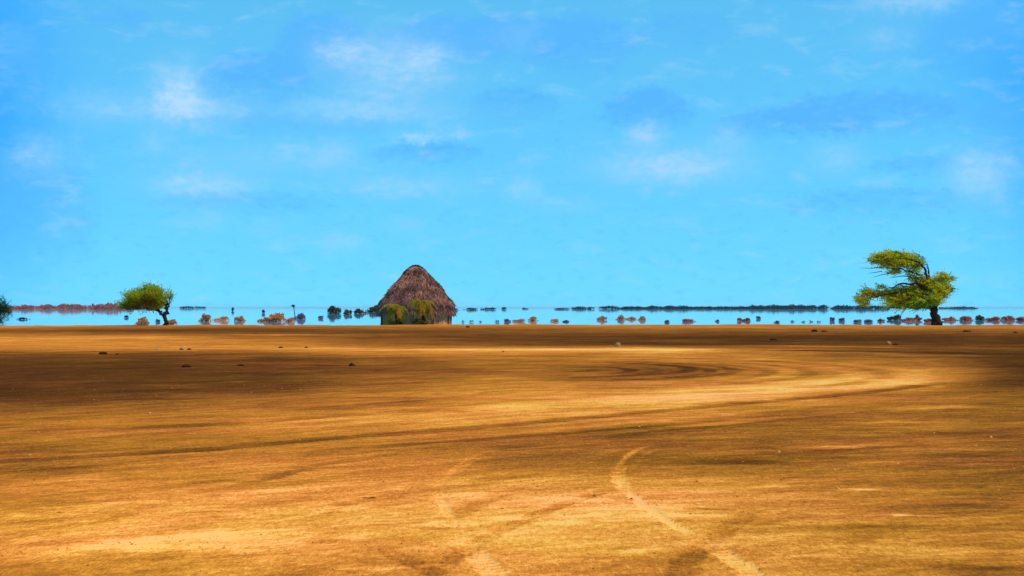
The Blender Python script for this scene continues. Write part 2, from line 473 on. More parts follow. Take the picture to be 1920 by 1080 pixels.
STROKES = []
def stroke(pts, width, dt, depth=0.0, fade=0.25, tread=0.0, ragged=0.25, edge=0.35, wear=.55):
    """a worn or blown line: pts in photo places on the ground, width in metres"""
    global tone, Z
    path = smooth_path([G(*p) for p in pts])
    reach = width * 1.6
    dd, ss, L = dist_path(XX, YY, path, reach)
    hw = width / 2 * (1 + ragged * fbm(XX, YY, 3.0 / max(width, .15), 2, len(STROKES) + 50))
    k = np.clip((hw * (1 + edge) - dd) / (2 * edge * hw), 0, 1)
    k = k * k * (3 - 2 * k)
    k = k * np.clip(ss / (fade * L + 1e-6), 0, 1) * np.clip((L - ss) / (fade * L + 1e-6), 0, 1)
    worn = 0.78 + wear * fbm(XX, YY, 2.2, 4, len(STROKES) + 90)
    tone = tone + dt * k * worn
    if tread:
        lug = np.sin(ss * 2 * math.pi / 0.085 + dd / width * 5)
        tone = tone + tread * k * lug
        Z = Z + 0.004 * k * lug
    if depth:
        rim = np.exp(-((dd - hw * 1.15) / (hw * .35)) ** 2) * (dd < reach) * (k < .9)
        fadek = np.clip(ss / (fade * L + 1e-6), 0, 1) * np.clip((L - ss) / (fade * L + 1e-6), 0, 1)
        Z = Z - depth * k + depth * .6 * rim * fadek
    STROKES.append(1)

# the wide turning track and the dark tyre line beside it
stroke([(1790, 700), (1640, 716), (1400, 734), (1150, 760), (900, 782), (600, 800)], 2.2, .16, fade=.3)
stroke([(1780, 716), (1650, 733), (1480, 749), (1300, 764), (1130, 779), (960, 794), (780, 809), (600, 822), (400, 840), (200, 853), (-60, 868)], 0.38, -.27, .006, fade=.06, ragged=.3, edge=.3, wear=.22)
stroke([(1600, 728), (1300, 750), (960, 778), (600, 806), (240, 828), (-40, 842)], 0.22, -.09, fade=.25, ragged=.6)
stroke([(1700, 744), (1400, 772), (1100, 798), (800, 826), (500, 850), (250, 872)], 0.3, .10, fade=.25, ragged=.6)
stroke([(1750, 760), (1500, 783), (1250, 806), (1020, 826)], 0.18, -.12, fade=.25, ragged=.6)
stroke([(1500, 775), (1200, 800), (960, 818), (700, 836), (420, 858), (180, 878)], 0.25, -.16, fade=.3)
stroke([(900, 768), (640, 778), (400, 794), (100, 806), (-60, 812)], 0.5, -.15, fade=.3)
stroke([(1000, 742), (800, 752), (560, 770), (300, 776)], 0.6, -.14, fade=.35)
# rings left by cars turning on the spot
c0 = G(1000, 693)
for rx, dk, wd in ((1.3, -.14, .3), (2.0, -.22, .30), (2.6, -.12, .25), (3.25, -.28, .34), (3.65, -.20, .26), (4.05, -.26, .36), (4.7, -.14, .30), (5.2, .10, .35), (5.7, -.13, .30), (6.5, .10, .5), (7.1, -.10, .35), (7.7, .12, .6)):
    jx, jy = rng.normal(0, .12), rng.normal(0, .4)
    arc = [(c0[0] + jx + rx * math.cos(R(a)), c0[1] + jy + 1.33 * rx * math.sin(R(a))) for a in range(-130, 141, 18)]
    stroke([(960 + F * x / y, HOR + K / y) for x, y in arc], wd, dk * .8, fade=.3, ragged=.5)
stroke([(1520, 655), (1650, 660), (1760, 672), (1800, 690), (1740, 704)], 1.5, .10, fade=.3)
stroke([(1380, 655), (1500, 657), (1640, 659), (1800, 662), (1960, 664)], 1.6, -.30, fade=.25)
stroke([(700, 655), (1000, 656), (1300, 656), (1420, 659)], 2.0, .14, fade=.25)
stroke([(1250, 649), (1500, 649), (1760, 652), (1950, 655)], 1.8, .22, fade=.3)
stroke([(330, 626), (600, 628), (760, 627)], 3.2, .22, fade=.3)
stroke([(900, 640), (1150, 637), (1400, 643)], 3.0, .09, fade=.3)
stroke([(560, 683), (620, 685), (665, 685)], 0.5, -.22, fade=.3)
stroke([(200, 720), (330, 722), (460, 718)], 0.5, .12, fade=.4)
stroke([(380, 718), (440, 716), (480, 717)], 0.4, .16, fade=.4)
# blown pale tongues of sand
for pts, wd, dt in (
    ([(-20, 1062), (90, 1040), (180, 1024), (330, 1012), (470, 1004), (610, 992)], .34, .21), ([(60, 1044), (200, 1032), (300, 1030), (450, 1022), (560, 1008)], .22, .16),
    ([(300, 1012), (480, 996), (620, 988)], .12, .22), ([(10, 905), (120, 900), (245, 888)], .16, .22), ([(0, 968), (60, 962)], .2, .22),
    ([(960, 938), (1060, 936), (1160, 942)], .35, .16), ([(1180, 968), (1280, 966), (1375, 967)], .12, .36), ([(1040, 970), (1100, 966), (1150, 964)], .13, .30),
    ([(1010, 986), (1060, 980), (1110, 978)], .16, .22), ([(1400, 914), (1450, 911), (1500, 909)], .16, .28), ([(1570, 922), (1620, 918), (1660, 919)], .13, .26),
    ([(1640, 964), (1700, 967), (1770, 968)], .09, .34), ([(1440, 835), (1560, 838), (1720, 826)], .30, .24), ([(1180, 858), (1320, 852), (1450, 840)], .25, .16),
    ([(1100, 848), (1180, 842), (1230, 838)], .25, .15), ([(1480, 870), (1640, 864), (1720, 860)], .22, .2), ([(1740, 842), (1860, 842), (1960, 846)], .3, .18),
    ([(1600, 770), (1740, 764), (1860, 757)], .5, .22), ([(1500, 792), (1680, 790), (1800, 794)], .4, .18), ([(1250, 805), (1380, 790), (1470, 780)], .4, .18),
    ([(820, 934), (900, 930), (960, 928)], .3, .18), ([(900, 975), (960, 972), (1000, 968)], .18, .18), ([(860, 1060), (920, 1040), (960, 1030)], .12, .12),
    ([(1120, 1040), (1210, 1030), (1260, 1026)], .2, .18), ([(520, 960), (640, 955), (740, 940)], .2, .14), ([(400, 925), (520, 918), (650, 905)], .2, .12),
    ([(130, 950), (260, 940), (370, 945)], .18, .14), ([(760, 995), (850, 980), (900, 985)], .18, .14), ([(1760, 905), (1850, 912), (1900, 908)], .16, .15),
    ([(1560, 1010), (1680, 1015), (1790, 1010)], .12, .14), ([(1400, 1050), (1530, 1042), (1640, 1050)], .12, .14), ([(600, 1060), (700, 1066), (800, 1058)], .14, .14)):
    stroke(pts, wd, dt, fade=.4, ragged=.6, edge=.6)
# darker scoured streaks
for pts, wd, dt in (
    ([(380, 925), (470, 905), (600, 872)], .14, -.24), ([(170, 985), (230, 966), (300, 950)], .12, -.22), ([(0, 985), (60, 978), (140, 972)], .14, -.18),
    ([(570, 1022), (620, 1014), (650, 1010)], .16, -.30), ([(600, 970), (630, 955), (660, 940)], .10, -.22), ([(680, 934), (700, 932)], .10, -.26),
    ([(0, 1066), (120, 1056), (330, 1048), (480, 1040), (600, 1032)], .12, -.16), ([(1230, 868), (1400, 866), (1540, 872)], .42, -.22), ([(1120, 825), (1260, 808), (1400, 800)], .4, -.18),
    ([(1500, 845), (1620, 838), (1760, 832)], .28, -.18), ([(1640, 815), (1780, 812), (1940, 818)], .6, -.18), ([(1680, 855), (1800, 852), (1940, 856)], .3, -.15),
    ([(1600, 955), (1760, 950), (1940, 945)], .25, -.16), ([(1270, 952), (1330, 954), (1400, 957)], .10, -.20), ([(1400, 985), (1450, 983), (1480, 984)], .09, -.24),
    ([(1450, 1000), (1600, 990), (1800, 985)], .2, -.12), ([(1700, 1060), (1850, 1066), (1960, 1064)], .16, -.22), ([(1140, 1028), (1175, 1026), (1210, 1022)], .06, -.24),
    ([(730, 985), (830, 992), (900, 985)], .12, -.16), ([(0, 885), (90, 880), (200, 870)], .25, -.16), ([(850, 905), (960, 895), (1080, 890)], .22, -.15),
    ([(880, 848), (960, 836), (1080, 828)], .3, -.20), ([(300, 908), (420, 900), (520, 905)], .14, -.12)):
    stroke(pts, wd, dt, fade=.4, ragged=.5, edge=.6)
# tyre tracks crossing the foreground
stroke([(1235, 832), (1190, 848), (1162, 876), (1168, 910), (1205, 945), (1250, 975), (1300, 1004), (1375, 1052), (1470, 1120)], 0.13, .04, .002, fade=.1, tread=.03, ragged=.7)
stroke([(1228, 832), (1196, 842), (1172, 858), (1160, 876)], 0.055, .18, .002, fade=.2, tread=.02, edge=.2)
stroke([(1240, 838), (1212, 850), (1194, 866), (1188, 880)], 0.05, .13, .002, fade=.25, tread=.02)
stroke([(1166, 870), (1160, 888), (1170, 912), (1182, 922)], 0.11, .13, .003, fade=.2, tread=.05, ragged=.5, edge=.2)
stroke([(1176, 920), (1205, 945), (1250, 975), (1300, 1003)], 0.07, .23, .004, fade=.12, tread=.05, ragged=.5, edge=.2)
stroke([(1335, 1022), (1375, 1052), (1430, 1090), (1470, 1120)], 0.12, .20, .004, fade=.15, tread=.08, ragged=.4, edge=.2)
stroke([(950, 836), (895, 852), (850, 878), (826, 910), (826, 940), (850, 980), (885, 1030), (935, 1085)], 0.11, .025, .002, fade=.1, tread=.02, ragged=.7)
stroke([(945, 838), (895, 852), (860, 872), (832, 900)], 0.06, .11, .002, fade=.3, tread=.02)
stroke([(915, 852), (880, 868), (855, 890)], 0.05, .11, .002, fade=.3, tread=.02)
stroke([(822, 926), (832, 950), (850, 980)], 0.07, .15, .003, fade=.25, tread=.03)
stroke([(878, 1016), (905, 1052), (935, 1085), (960, 1130)], 0.14, .14, .004, fade=.25, tread=.08, ragged=.4, edge=.2)
stroke([(1160, 912), (1130, 922), (1040, 952), (960, 984), (900, 1015), (845, 1050), (800, 1085)], 0.12, -.13, .004, fade=.2, tread=.04)
stroke([(1420, 950), (1350, 1000), (1310, 1030), (1280, 1060), (1250, 1110)], 0.15, -.12, .004, fade=.2, tread=.05)
stroke([(690, 1020), (745, 1044), (800, 1066), (850, 1100)], 0.13, -.11, .003, fade=.25, tread=.02)
stroke([(1000, 905), (940, 925), (880, 955), (800, 1000), (720, 1035)], 0.15, -.08, .002, fade=.25)
stroke([(500, 890), (560, 878), (660, 862), (800, 845)], 0.16, -.12, .002, fade=.3)

# shore of the plain
shore = 120 + 2.5 * np.sin(XX * .11 + .4) + 1.6 * np.sin(XX * .31 + 2) + 1.2 * np.sin(XX * .77) - 7 * np.exp(-((XX + 39) / 5.5) ** 2) - 5 * np.exp(-((XX - 44) / 6) ** 2)
Z = Z + (0.02 + 0.022 * fbm(XX, 0 * YY, 0.9, 4, 12)) * np.exp(-((YY - shore + 2) / 5) ** 2)
past = np.clip((YY - shore) / 2.2, 0, 1)
Z = np.where(YY > shore, Z * (1 - past) - 0.32 * past, Z)
Z = np.where(YY > 140, -0.6, Z)
Z[Vv < 583] = -0.6
nr, nc = XX.shape
vid = np.arange(nr * nc).reshape(nr, nc)
quads = np.stack([vid[:-1, :-1], vid[:-1, 1:], vid[1:, 1:], vid[1:, :-1]], -1).reshape(-1, 4)
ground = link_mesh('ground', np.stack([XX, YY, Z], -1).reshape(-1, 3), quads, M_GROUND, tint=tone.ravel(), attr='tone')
tag(ground, 'flat ochre sand plain with tyre tracks', None, None, 'structure')

wy0, wy1, wx = 95.0, 40000.0, 26000.0
water = link_mesh('water', [(-900, wy0, -.06), (900, wy0, -.06), (wx, wy1, -.06), (-wx, wy1, -.06)], np.array([[0, 1, 2, 3]]), M_WATER, smooth=False)
tag(water, 'sky blue sheet of mirage water behind the plain', None, None, 'structure')

# ------------------------------------------------------------------ trees
def crown_points(blobs, to_local, per_m3, thresh, depth_jit, seed, wind, stemmat_mb, twigs=True, leaf=(.085, .022), spread=.55, sc_=1.0):
    g = np.random.default_rng(seed)
    mb = MB()
    for bi, (px, py, rx, ry, dens) in enumerate(blobs):
        cx, cz = to_local(px, py)
        s = to_local.s
        ax, azr = rx * s, ry * s
        ay = max(azr, min(ax, azr * 2.2)) * 1.05
        cy = g.normal(0, depth_jit)
        vol = 4.19 * ax * ay * azr
        n = int(per_m3 * vol * dens) + 6
        p = g.normal(size=(n, 3)); p /= np.linalg.norm(p, axis=1, keepdims=True)
        rad = g.uniform(0, 1, n) ** .42
        p = p * rad[:, None] * np.array([ax, ay, azr]) + np.array([cx, cy, cz])
        keep = np.array([mnoise.noise(Vector(q) * 2.1 + Vector((seed, 0, 0))) for q in p]) > thresh
        p = p[keep]; n = len(p)
        if n == 0: continue
        dv = np.array(wind) + g.normal(0, spread, (n, 3)) * np.array([.7, .9, .62])
        dv /= np.linalg.norm(dv, axis=1, keepdims=True)
        Lt = g.uniform(.28, .80, n) * sc_
        tv = g.uniform(.12, .88, n) + g.normal(.02, .13) 
        nl = 11
        for j in range(nl):
            f = (j + .3) / nl
            base = p + dv * (Lt * f)[:, None]
            ld = dv * .8 + g.normal(0, .6, (n, 3))
            mb.leaves(base, ld, g.uniform(.7, 1.3, n) * leaf[0] * sc_, leaf[1] * sc_ * g.uniform(.8, 1.3, n), np.clip(tv + g.normal(0, .1, n), 0, 1))
        if twigs:
            for i in range(0, n, 6):
                stemmat_mb.tube([p[i] - dv[i] * Lt[i] * .6, p[i] + dv[i] * Lt[i] * .7], [.010, .005], 3, .4, cap=False)
    return mb

def make_tree(name, base, label, limbs, blobs, leafmat, seed, per=42, thresh=-.12, wind=(-.9, 0, .1), twigs_out=(), cat='tree', group=None, leaf=(.085, .022), grow=1.0):
    blobs = [(a_, b_, c_ * grow, d_ * grow, e_) for a_, b_, c_, d_, e_ in blobs]
    bpx, bpy_ = base
    X, Y = G(bpx, bpy_)
    root = empty(name, (X, Y, -0.02), label, cat, group)
    s = Y / F
    g = np.random.default_rng(seed)
    def loc(px, py): return ((px - bpx) * s, (bpy_ - py) * s)
    loc.s = s
    mb = MB()
    for li, (pts, off) in enumerate(limbs):
        P, Rr = [], []
        for k, (px, py, r) in enumerate(pts):
            x, z = loc(px, py)
            P.append((x, off * (k / max(1, len(pts) - 1)) ** 1.2, z)); Rr.append(r)
        # refine with a little crookedness
        Q, RR = [], []
        for a, b, ra, rb in zip(P[:-1], P[1:], Rr[:-1], Rr[1:]):
            for q in range(4):
                f = q / 4
                pt = Vector(a).lerp(Vector(b), f)
                j = min(ra, .09) * .8
                if q: pt += Vector((g.normal(0, j), g.normal(0, j), g.normal(0, j)))
                Q.append(tuple(pt)); RR.append(ra + (rb - ra) * f)
        Q.append(P[-1]); RR.append(Rr[-1])
        mb.tube(Q, RR, 9, .45, lump=.25)
    for (x0, y0, x1, y1) in twigs_out:
        a = loc(x0, y0); b = loc(x1, y1); o = g.normal(0, .4)
        m_ = ((a[0] + b[0]) / 2, o * .8, (a[1] + b[1]) / 2 + g.normal(0, .05))
        mb.tube([(a[0], o * .5, a[1]), m_, (b[0], o, b[1])], [.03, .022, .008], 4, .4)
    cr = crown_points(blobs, loc, per, thresh, .55, seed, wind, mb, leaf=leaf)
    mb.build('trunk', M_BARK, root)
    cr.build('crown', leafmat, root, smooth=False)
    return root

make_tree('acacia_tree', (1757, 609.2), 'tall wind-swept acacia with split yellow-green crown leaning left from a thick dark trunk',
    [([(1757, 612, .46), (1756, 603, .36), (1755, 594, .29), (1752, 584, .27), (1749, 574, .24), (1746, 564, .19)], 0),
     ([(1751, 580, .18), (1759, 563, .15), (1766, 545, .11), (1772, 528, .07), (1775, 514, .03)], .5),
     ([(1746, 567, .19), (1742, 548, .15), (1739, 528, .12), (1735, 508, .09), (1722, 492, .06), (1698, 485, .04), (1664, 482, .015)], -.4),
     ([(1747, 568, .17), (1726, 557, .13), (1694, 552, .09), (1658, 552, .05), (1618, 560, .015)], -.5),
     ([(1742, 546, .12), (1716, 530, .09), (1684, 532, .06), (1656, 544, .02)], -.7),
     ([(1750, 577, .14), (1722, 577, .10), (1684, 576, .06), (1640, 574, .015)], .3),
     ([(1739, 530, .10), (1722, 514, .07), (1692, 503, .045), (1655, 502, .02), (1618, 502, .008)], .4),
     ([(1740, 534, .08), (1718, 520, .06), (1690, 517, .03), (1668, 520, .01)], 0),
     ([(1752, 572, .10), (1768, 556, .07), (1782, 542, .02)], -.5),
     ([(1741, 532, .06), (1740, 510, .035), (1737, 490, .01)], .1),
     ([(1741, 520, .05), (1743, 508, .03), (1741, 497, .008)], .3)],
    [(1652, 487, 17, 9, 1), (1668, 480, 18, 7, 1.1), (1690, 479, 18, 7, 1.2), (1708, 482, 20, 9, 1.2), (1727, 490, 14, 11, 1.1), (1680, 492, 22, 8, 1), (1705, 494, 20, 9, .8), (1733, 502, 8, 9, .7),
     (1668, 500, 20, 4, .8), (1688, 508, 13, 6, .9), (1715, 508, 12, 7, .35), (1730, 520, 12, 10, .35),
     (1633, 549, 13, 7, 1.1), (1620, 558, 12, 4, 1), (1631, 561, 14, 6, 1.1), (1628, 570, 12, 5, .8), (1660, 537, 10, 4, 1.1), (1668, 550, 22, 6, 1.1), (1690, 548, 24, 7, 1), (1662, 573, 10, 4, .5),
     (1695, 560, 22, 11, 1.2), (1680, 565, 16, 7, 1), (1700, 571, 26, 6, 1.1), (1722, 553, 22, 12, 1.1), (1730, 569, 24, 8, 1.2), (1710, 574, 30, 5, 1),
     (1735, 543, 20, 10, 1.1), (1748, 534, 14, 9, 1), (1758, 527, 12, 9, 1.1), (1770, 519, 9, 9, 1.2), (1776, 527, 12, 8, 1.1), (1783, 522, 9, 6, .8), (1778, 540, 13, 9, 1.1), (1762, 545, 16, 11, 1.1), (1755, 560, 16, 11, 1), (1772, 552, 10, 8, .9), (1744, 574, 12, 5, 1), (1722, 522, 14, 9, .6), (1738, 530, 12, 10, .8), (1700, 540, 18, 5, .8), (1757, 568, 10, 7, .9), (1645, 553, 14, 6, 1)],
    M_LEAF, 11, per=235, thresh=-.24, grow=1.04, leaf=(.12, .030),
    twigs_out=[(1655, 501, 1612, 502), (1650, 478, 1628, 474), (1655, 498, 1632, 492), (1655, 508, 1628, 512), (1668, 512, 1640, 519), (1780, 520, 1796, 521), (1728, 480, 1731, 481), (1745, 512, 1742, 488),
               (1700, 578, 1690, 592), (1720, 578, 1706, 588), (1640, 548, 1608, 542), (1630, 562, 1603, 561), (1782, 540, 1795, 543), (1690, 475, 1668, 470), (1725, 486, 1738, 482), (1780, 515, 1786, 508)])

make_tree('acacia_tree', (311, 610.5), 'small wedge-shaped green acacia with flat crown and thin forked trunk at the left',
    [([(311, 613, .19), (311, 604, .15), (310.5, 597, .14), (309, 591, .14)], 0),
     ([(309.5, 593, .13), (312, 582, .11), (313, 570, .08), (308, 557, .05), (298, 548, .02)], .3),
     ([(309, 592, .10), (303, 584, .085), (292, 575, .07), (270, 567, .045), (244, 566, .015)], -.3),
     ([(304, 585, .07), (286, 580, .055), (258, 578, .035), (228, 579, .012)], .2),
     ([(312, 580, .07), (318, 568, .05), (321, 558, .02)], -.2),
     ([(311, 575, .07), (296, 562, .05), (280, 550, .02)], 0)],
    [(238, 575, 13, 5, 1), (231, 578, 9, 3, 1), (250, 570, 16, 8, 1.1), (237, 557, 4, 4, .9), (246, 560, 9, 5, 1), (266, 560, 16, 10, 1.2), (280, 551, 18, 9, 1.1), (297, 555, 16, 10, 1.1), (311, 562, 10, 9, 1.1),
     (290, 567, 20, 10, 1.2), (265, 573, 22, 7, 1.2), (288, 576, 18, 4, 1), (318, 560, 6, 7, .9), (308, 573, 9, 5, .8), (245, 578, 18, 3, 1), (282, 545, 10, 5, .8), (300, 549, 14, 7, .9), (256, 556, 14, 8, .9), (300, 574, 16, 5, 1), (270, 579, 26, 3, 1), (315, 554, 8, 6, .8)],
    M_LEAF_GREEN, 23, per=320, thresh=-.34, grow=1.02, leaf=(.11, .028), wind=(-.35, 0, .45),
    twigs_out=[(276, 548, 272, 536), (292, 546, 289, 533), (304, 548, 303, 540), (240, 556, 234, 550), (232, 572, 222, 568), (316, 552, 323, 547), (245, 564, 226, 560)])

make_tree('evergreen_tree', (-16, 612), 'dark green bushy tree cut off by the edge of the picture',
    [([(-16, 615, .2), (-15, 602, .17), (-12, 588, .12), (-14, 574, .05)], 0), ([(-14, 596, .12), (2, 585, .06), (10, 578, .02)], .2), ([(-14, 592, .11), (-34, 582, .06), (-46, 576, .02)], -.2), ([(-16, 606, .09), (-4, 602, .08), (4, 598, .03)], -.3)],
    [(-14, 572, 20, 9, 1.2), (0, 577, 12, 8, 1.3), (9, 582, 9, 8, 1.3), (-32, 578, 18, 10, 1.2), (-12, 586, 26, 8, 1.2), (-48, 582, 12, 8, 1), (4, 592, 6, 9, 1), (2, 604, 6, 7, 1.1), (-10, 604, 14, 8, 1.0), (12, 588, 6, 4, 1)],
    M_LEAF_DARK, 31, per=260, thresh=-.45, wind=(-.2, 0, .5))

# ------------------------------------------------------------------ thatched hut
def make_hut():
    cx, cy = G(780.5, 607.6)
    s = 120 / F
    root = empty('thatched_hut', (cx, cy, 0.0), 'round thatched hut with steep brown roof and low reed wall', 'hut')
    cpx = 780.5
    bx = (784 - cpx)
    # thatch in two tiers: (half width, height) in metres
    def H(py): return (609 - py) * s
    prof_low = [(62, 581), (70, 581.5), (72.5, 577.5), (71.5, 570), (67, 563.5), (61, 557), (53, 546), (45, 537)]
    prof_up = [(45, 543), (48.5, 542.5), (49.5, 540), (43.5, 533.5), (35, 525), (26.5, 516.5), (18.5, 508.5), (12.5, 502), (9, 498.8), (6, 496.4), (.01, 495.4)]
    seg = 120
    mb = MB()
    def shell(prof, tint):
        vs, q = [], []
        for i, (hw, py) in enumerate(prof):
            r = hw * s; z = H(py)
            for k in range(seg):
                a = 2 * math.pi * k / seg
                c, sn = math.cos(a), math.sin(a)
                e = 2.5
                sup = (abs(c) ** e + abs(sn) ** e) ** (-1 / e)
                n = mnoise.noise(Vector((c * 4, sn * 4, z * 1.5))) * .10 + mnoise.noise(Vector((c * 14, sn * 14, z * 3))) * .05
                rr = r * sup * (1 + (.035 if c < 0 and py > 560 else 0)) + n * min(1, hw / 20)
                zz = z + mnoise.noise(Vector((c * 5, sn * 5, z + 9))) * .06
                vs.append((rr * c, rr * sn * .92, zz))
        for i in range(len(prof) - 1):
            for k in range(seg):
                k2 = (k + 1) % seg
                q.append((i * seg + k, i * seg + k2, (i + 1) * seg + k2, (i + 1) * seg + k))
        mb.add(vs, q, None, tint)
    shell(prof_low, .42); shell(prof_up, .5)
    # loose straw laid down the slope
    g = np.random.default_rng(5)
    def straw(prof, n, seedt):
        pr = np.array(prof[1:-1] if prof is prof_up else prof[2:], float)
        i = g.integers(0, len(pr) - 1, n); f = g.uniform(0, 1, n)
        hw = (pr[i, 0] * (1 - f) + pr[i + 1, 0] * f) * s; z = H(pr[i, 1] * (1 - f) + pr[i + 1, 1] * f)
        a = g.uniform(0, 2 * math.pi, n); e = 2.5
        c, sn = np.cos(a), np.sin(a)
        sup = (np.abs(c) ** e + np.abs(sn) ** e) ** (-1 / e)
        rr = hw * sup + .05
        P = np.stack([rr * c, rr * sn * .92, z + .03], 1)
        slope = np.stack([(pr[i, 0] - pr[i + 1, 0]) * s, H(pr[i, 1]) - H(pr[i + 1, 1])], 1)
        slope /= np.linalg.norm(slope, axis=1, keepdims=True)
        D = np.stack([slope[:, 0] * c, slope[:, 0] * sn, slope[:, 1]], 1) + g.normal(0, .16, (n, 3))
        clump = np.array([mnoise.noise(Vector((x * 1.4, y * 1.4, zz * 1.8))) for x, y, zz in P])
        mb.leaves(P, D, g.uniform(.2, .5, n), g.uniform(.012, .03, n), np.clip(.5 + clump * .75 + g.normal(0, .09, n), 0, 1))
    straw(prof_low, 5200, 0); straw(prof_up, 4200, 1)
    # ragged fringe hanging from the eaves of both tiers
    for hw0, py0, n, ln in ((71, 580, 3000, .56), (48.5, 542, 1000, .20)):
        a = g.uniform(0, 2 * math.pi, n); c, sn = np.cos(a), np.sin(a)
        sup = (np.abs(c) ** 2.5 + np.abs(sn) ** 2.5) ** (-1 / 2.5)
        rr = hw0 * s * sup + g.normal(0, .05, n)
        P = np.stack([rr * c, rr * sn * .92, H(py0) + g.normal(0, .05, n)], 1)
        D = np.stack([.35 * c, .35 * sn, np.full(n, -1.0)], 1) + g.normal(0, .2, (n, 3))
        mb.leaves(P, D, g.uniform(.5, 1.2, n) * ln, g.uniform(.012, .03, n), np.clip(g.normal(.5, .22, n), 0, 1))
    roof = mb.build('roof', M_THATCH, root)
    def roll(pts, rad, n):
        m_ = MB()
        P = [Vector(p) for p in pts]
        m_.tube(P, rad, 8, .4, lump=.5)
        for k in range(n):
            f = g.uniform(0, len(P) - 1.001); i = int(f)
            p = P[i].lerp(P[i + 1], f - i)
            d_ = (P[min(i + 1, len(P) - 1)] - P[i]).normalized()
            dv = np.array([g.normal(0, 1), g.normal(0, 1), g.normal(-.2, .7)])
            m_.leaves(np.array([p]), dv[None], np.array([.22]), np.array([.03]), np.array([g.uniform(.2, .7)]))
        return m_.build('ridge_roll', M_RIDGE, roof)
    def pt(px, py, y): return ((px - cpx) * s, y * s, H(py))
    roll([pt(780, 495, 2), pt(790, 500, 3), pt(802, 511, 4), pt(816, 524, 5), pt(831, 538, 6)], [.14, .15, .14, .12, .06], 120)
    roll([pt(779, 495, 2), pt(769, 499, 3), pt(758, 508, 3), pt(750, 519, 4)], [.12, .13, .14, .07], 80)
    roll([pt(771, 497.5, -4), pt(779, 495.5, -3), pt(787, 498, -4)], [.10, .13, .10], 60)
    # reed wall
    wb = MB()
    n = 230
    rw = 64 * s
    for k in range(n):
        a = 2 * math.pi * k / n
        c, sn = math.cos(a), math.sin(a)
        sup = (abs(c) ** 2.6 + abs(sn) ** 2.6) ** (-1 / 2.6)
        # doorway on the side that faces the plain
        ppx = cpx + 64 * sup * c
        if sn < 0 and 748 < ppx < 760: continue
        r = rw * sup + g.normal(0, .012)
        x, y = r * c, r * sn * .92
        h = H(572) + g.normal(0, .03)
        wb.tube([(x, y, -.12), (x + g.normal(0, .01), y, h * .5), (x + g.normal(0, .015), y, h)], [.052, .05, .046], 5, float(np.clip(g.normal(.5, .2), 0, 1)))
    wb.build('wall', M_REED, root)
    for k in range(10):
        a = 2 * math.pi * (k + .38) / 10
        c, sn = math.cos(a), math.sin(a)
        sup = (abs(c) ** 2.6 + abs(sn) ** 2.6) ** (-1 / 2.6)
        r = 67.5 * s * sup
        pb = MB()
        pb.tube([(r * c, r * sn * .92, -.15), (r * c + .02, r * sn * .92, .7), (r * c, r * sn * .92, H(574))], [.095, .085, .08], 8, .4, lump=.2)
        pb.build('post', M_POST, root)
    return root
make_hut()

# ------------------------------------------------------------------ palms
def make_palm(px, py_base, crown, label, seed, n_fronds, L, trunk_r, skirt, name='young_palm', mat=None, group=None, cat='palm'):
    X, Y = G(px, py_base)
    s = Y / F
    root = empty(name, (X, Y, 0 if py_base > 608 else -.06), label, cat, group)
    g = np.random.default_rng(seed)
    hx, hz = (crown[0] - px) * s, (py_base - crown[1]) * s
    tb = MB()
    n = 9
    tb.tube([(hx * (k / n) ** 1.4, 0.02 * math.sin(k), -.1 + (hz + .1) * k / n) for k in range(n + 1)], [trunk_r * (1.25 - .4 * k / n + .08 * (k % 2)) for k in range(n + 1)], 9, .4, lump=.3)
    tb.build('trunk', M_BARK, root)
    for kind in ('crown', 'skirt'):
        fb = MB()
        nn = n_fronds if kind == 'crown' else skirt
        if nn == 0: continue
        zz = hz if kind == 'crown' else 0.05
        xx = hx if kind == 'crown' else -.25
        for k in range(nn):
            a = 2 * math.pi * (k + g.uniform(-.3, .3)) / nn
            up = g.uniform(-.7, 1.0) if kind == 'crown' else g.uniform(.8, 1.6)
            Lf = L * g.uniform(.5, 1.25) * (1 if kind == 'crown' else .55)
            pts = []
            p = np.array([xx, 0, zz]); v = np.array([math.cos(a), math.sin(a), up]); v /= np.linalg.norm(v)
            m = 10
            for q in range(m + 1):
                pts.append(p.copy())
                p = p + v * Lf / m
                v = v + np.array([0, 0, -.24 if kind == 'crown' else -.10]); v /= np.linalg.norm(v)
            tn = float(np.clip(g.normal(.5, .32) - .25 * min(0, up), .05, 1))
            fb.tube([tuple(q) for q in pts], [.022 - .0018 * q for q in range(m + 1)], 4, tn, cap=False)
            pts = np.array(pts)
            for q in range(1, m):
                dirv = pts[q + 1] - pts[q]; dirv /= np.linalg.norm(dirv)
                side = np.cross(dirv, [0, 0, 1.0]); side /= np.linalg.norm(side) + 1e-6
                for sg in (-1, 1):
                    for h in (0, .5):
                        P = pts[q] + (pts[q + 1] - pts[q]) * h
                        D = dirv * .7 + side * sg * .8 + np.array([0, 0, -.35]) + g.normal(0, .12, 3)
                        fb.leaves(P[None], D[None], np.array([.34 * L * (1 - abs(q / m - .45))]), np.array([.028]), np.array([np.clip(tn + g.normal(0, .08), 0, 1)]))
        fb.build('crown' if kind == 'crown' else 'basal_fronds', mat or M_PALM, root, smooth=False)
    return root
make_palm(796, 609.3, (791, 566), 'yellow-green palm with dark trunk in front of the middle of the thatched hut', 41, 26, 1.45, .14, 12)
make_palm(744, 609.3, (743, 575), 'low yellow-green palm at the left corner of the thatched hut', 43, 26, 1.25, .09, 8)
make_palm(553, 593, (550, 571), 'lone thin-stemmed palm with tiny dark tuft far left of the hut', 47, 14, .42, .055, 0, mat=M_LEAF_DARK)

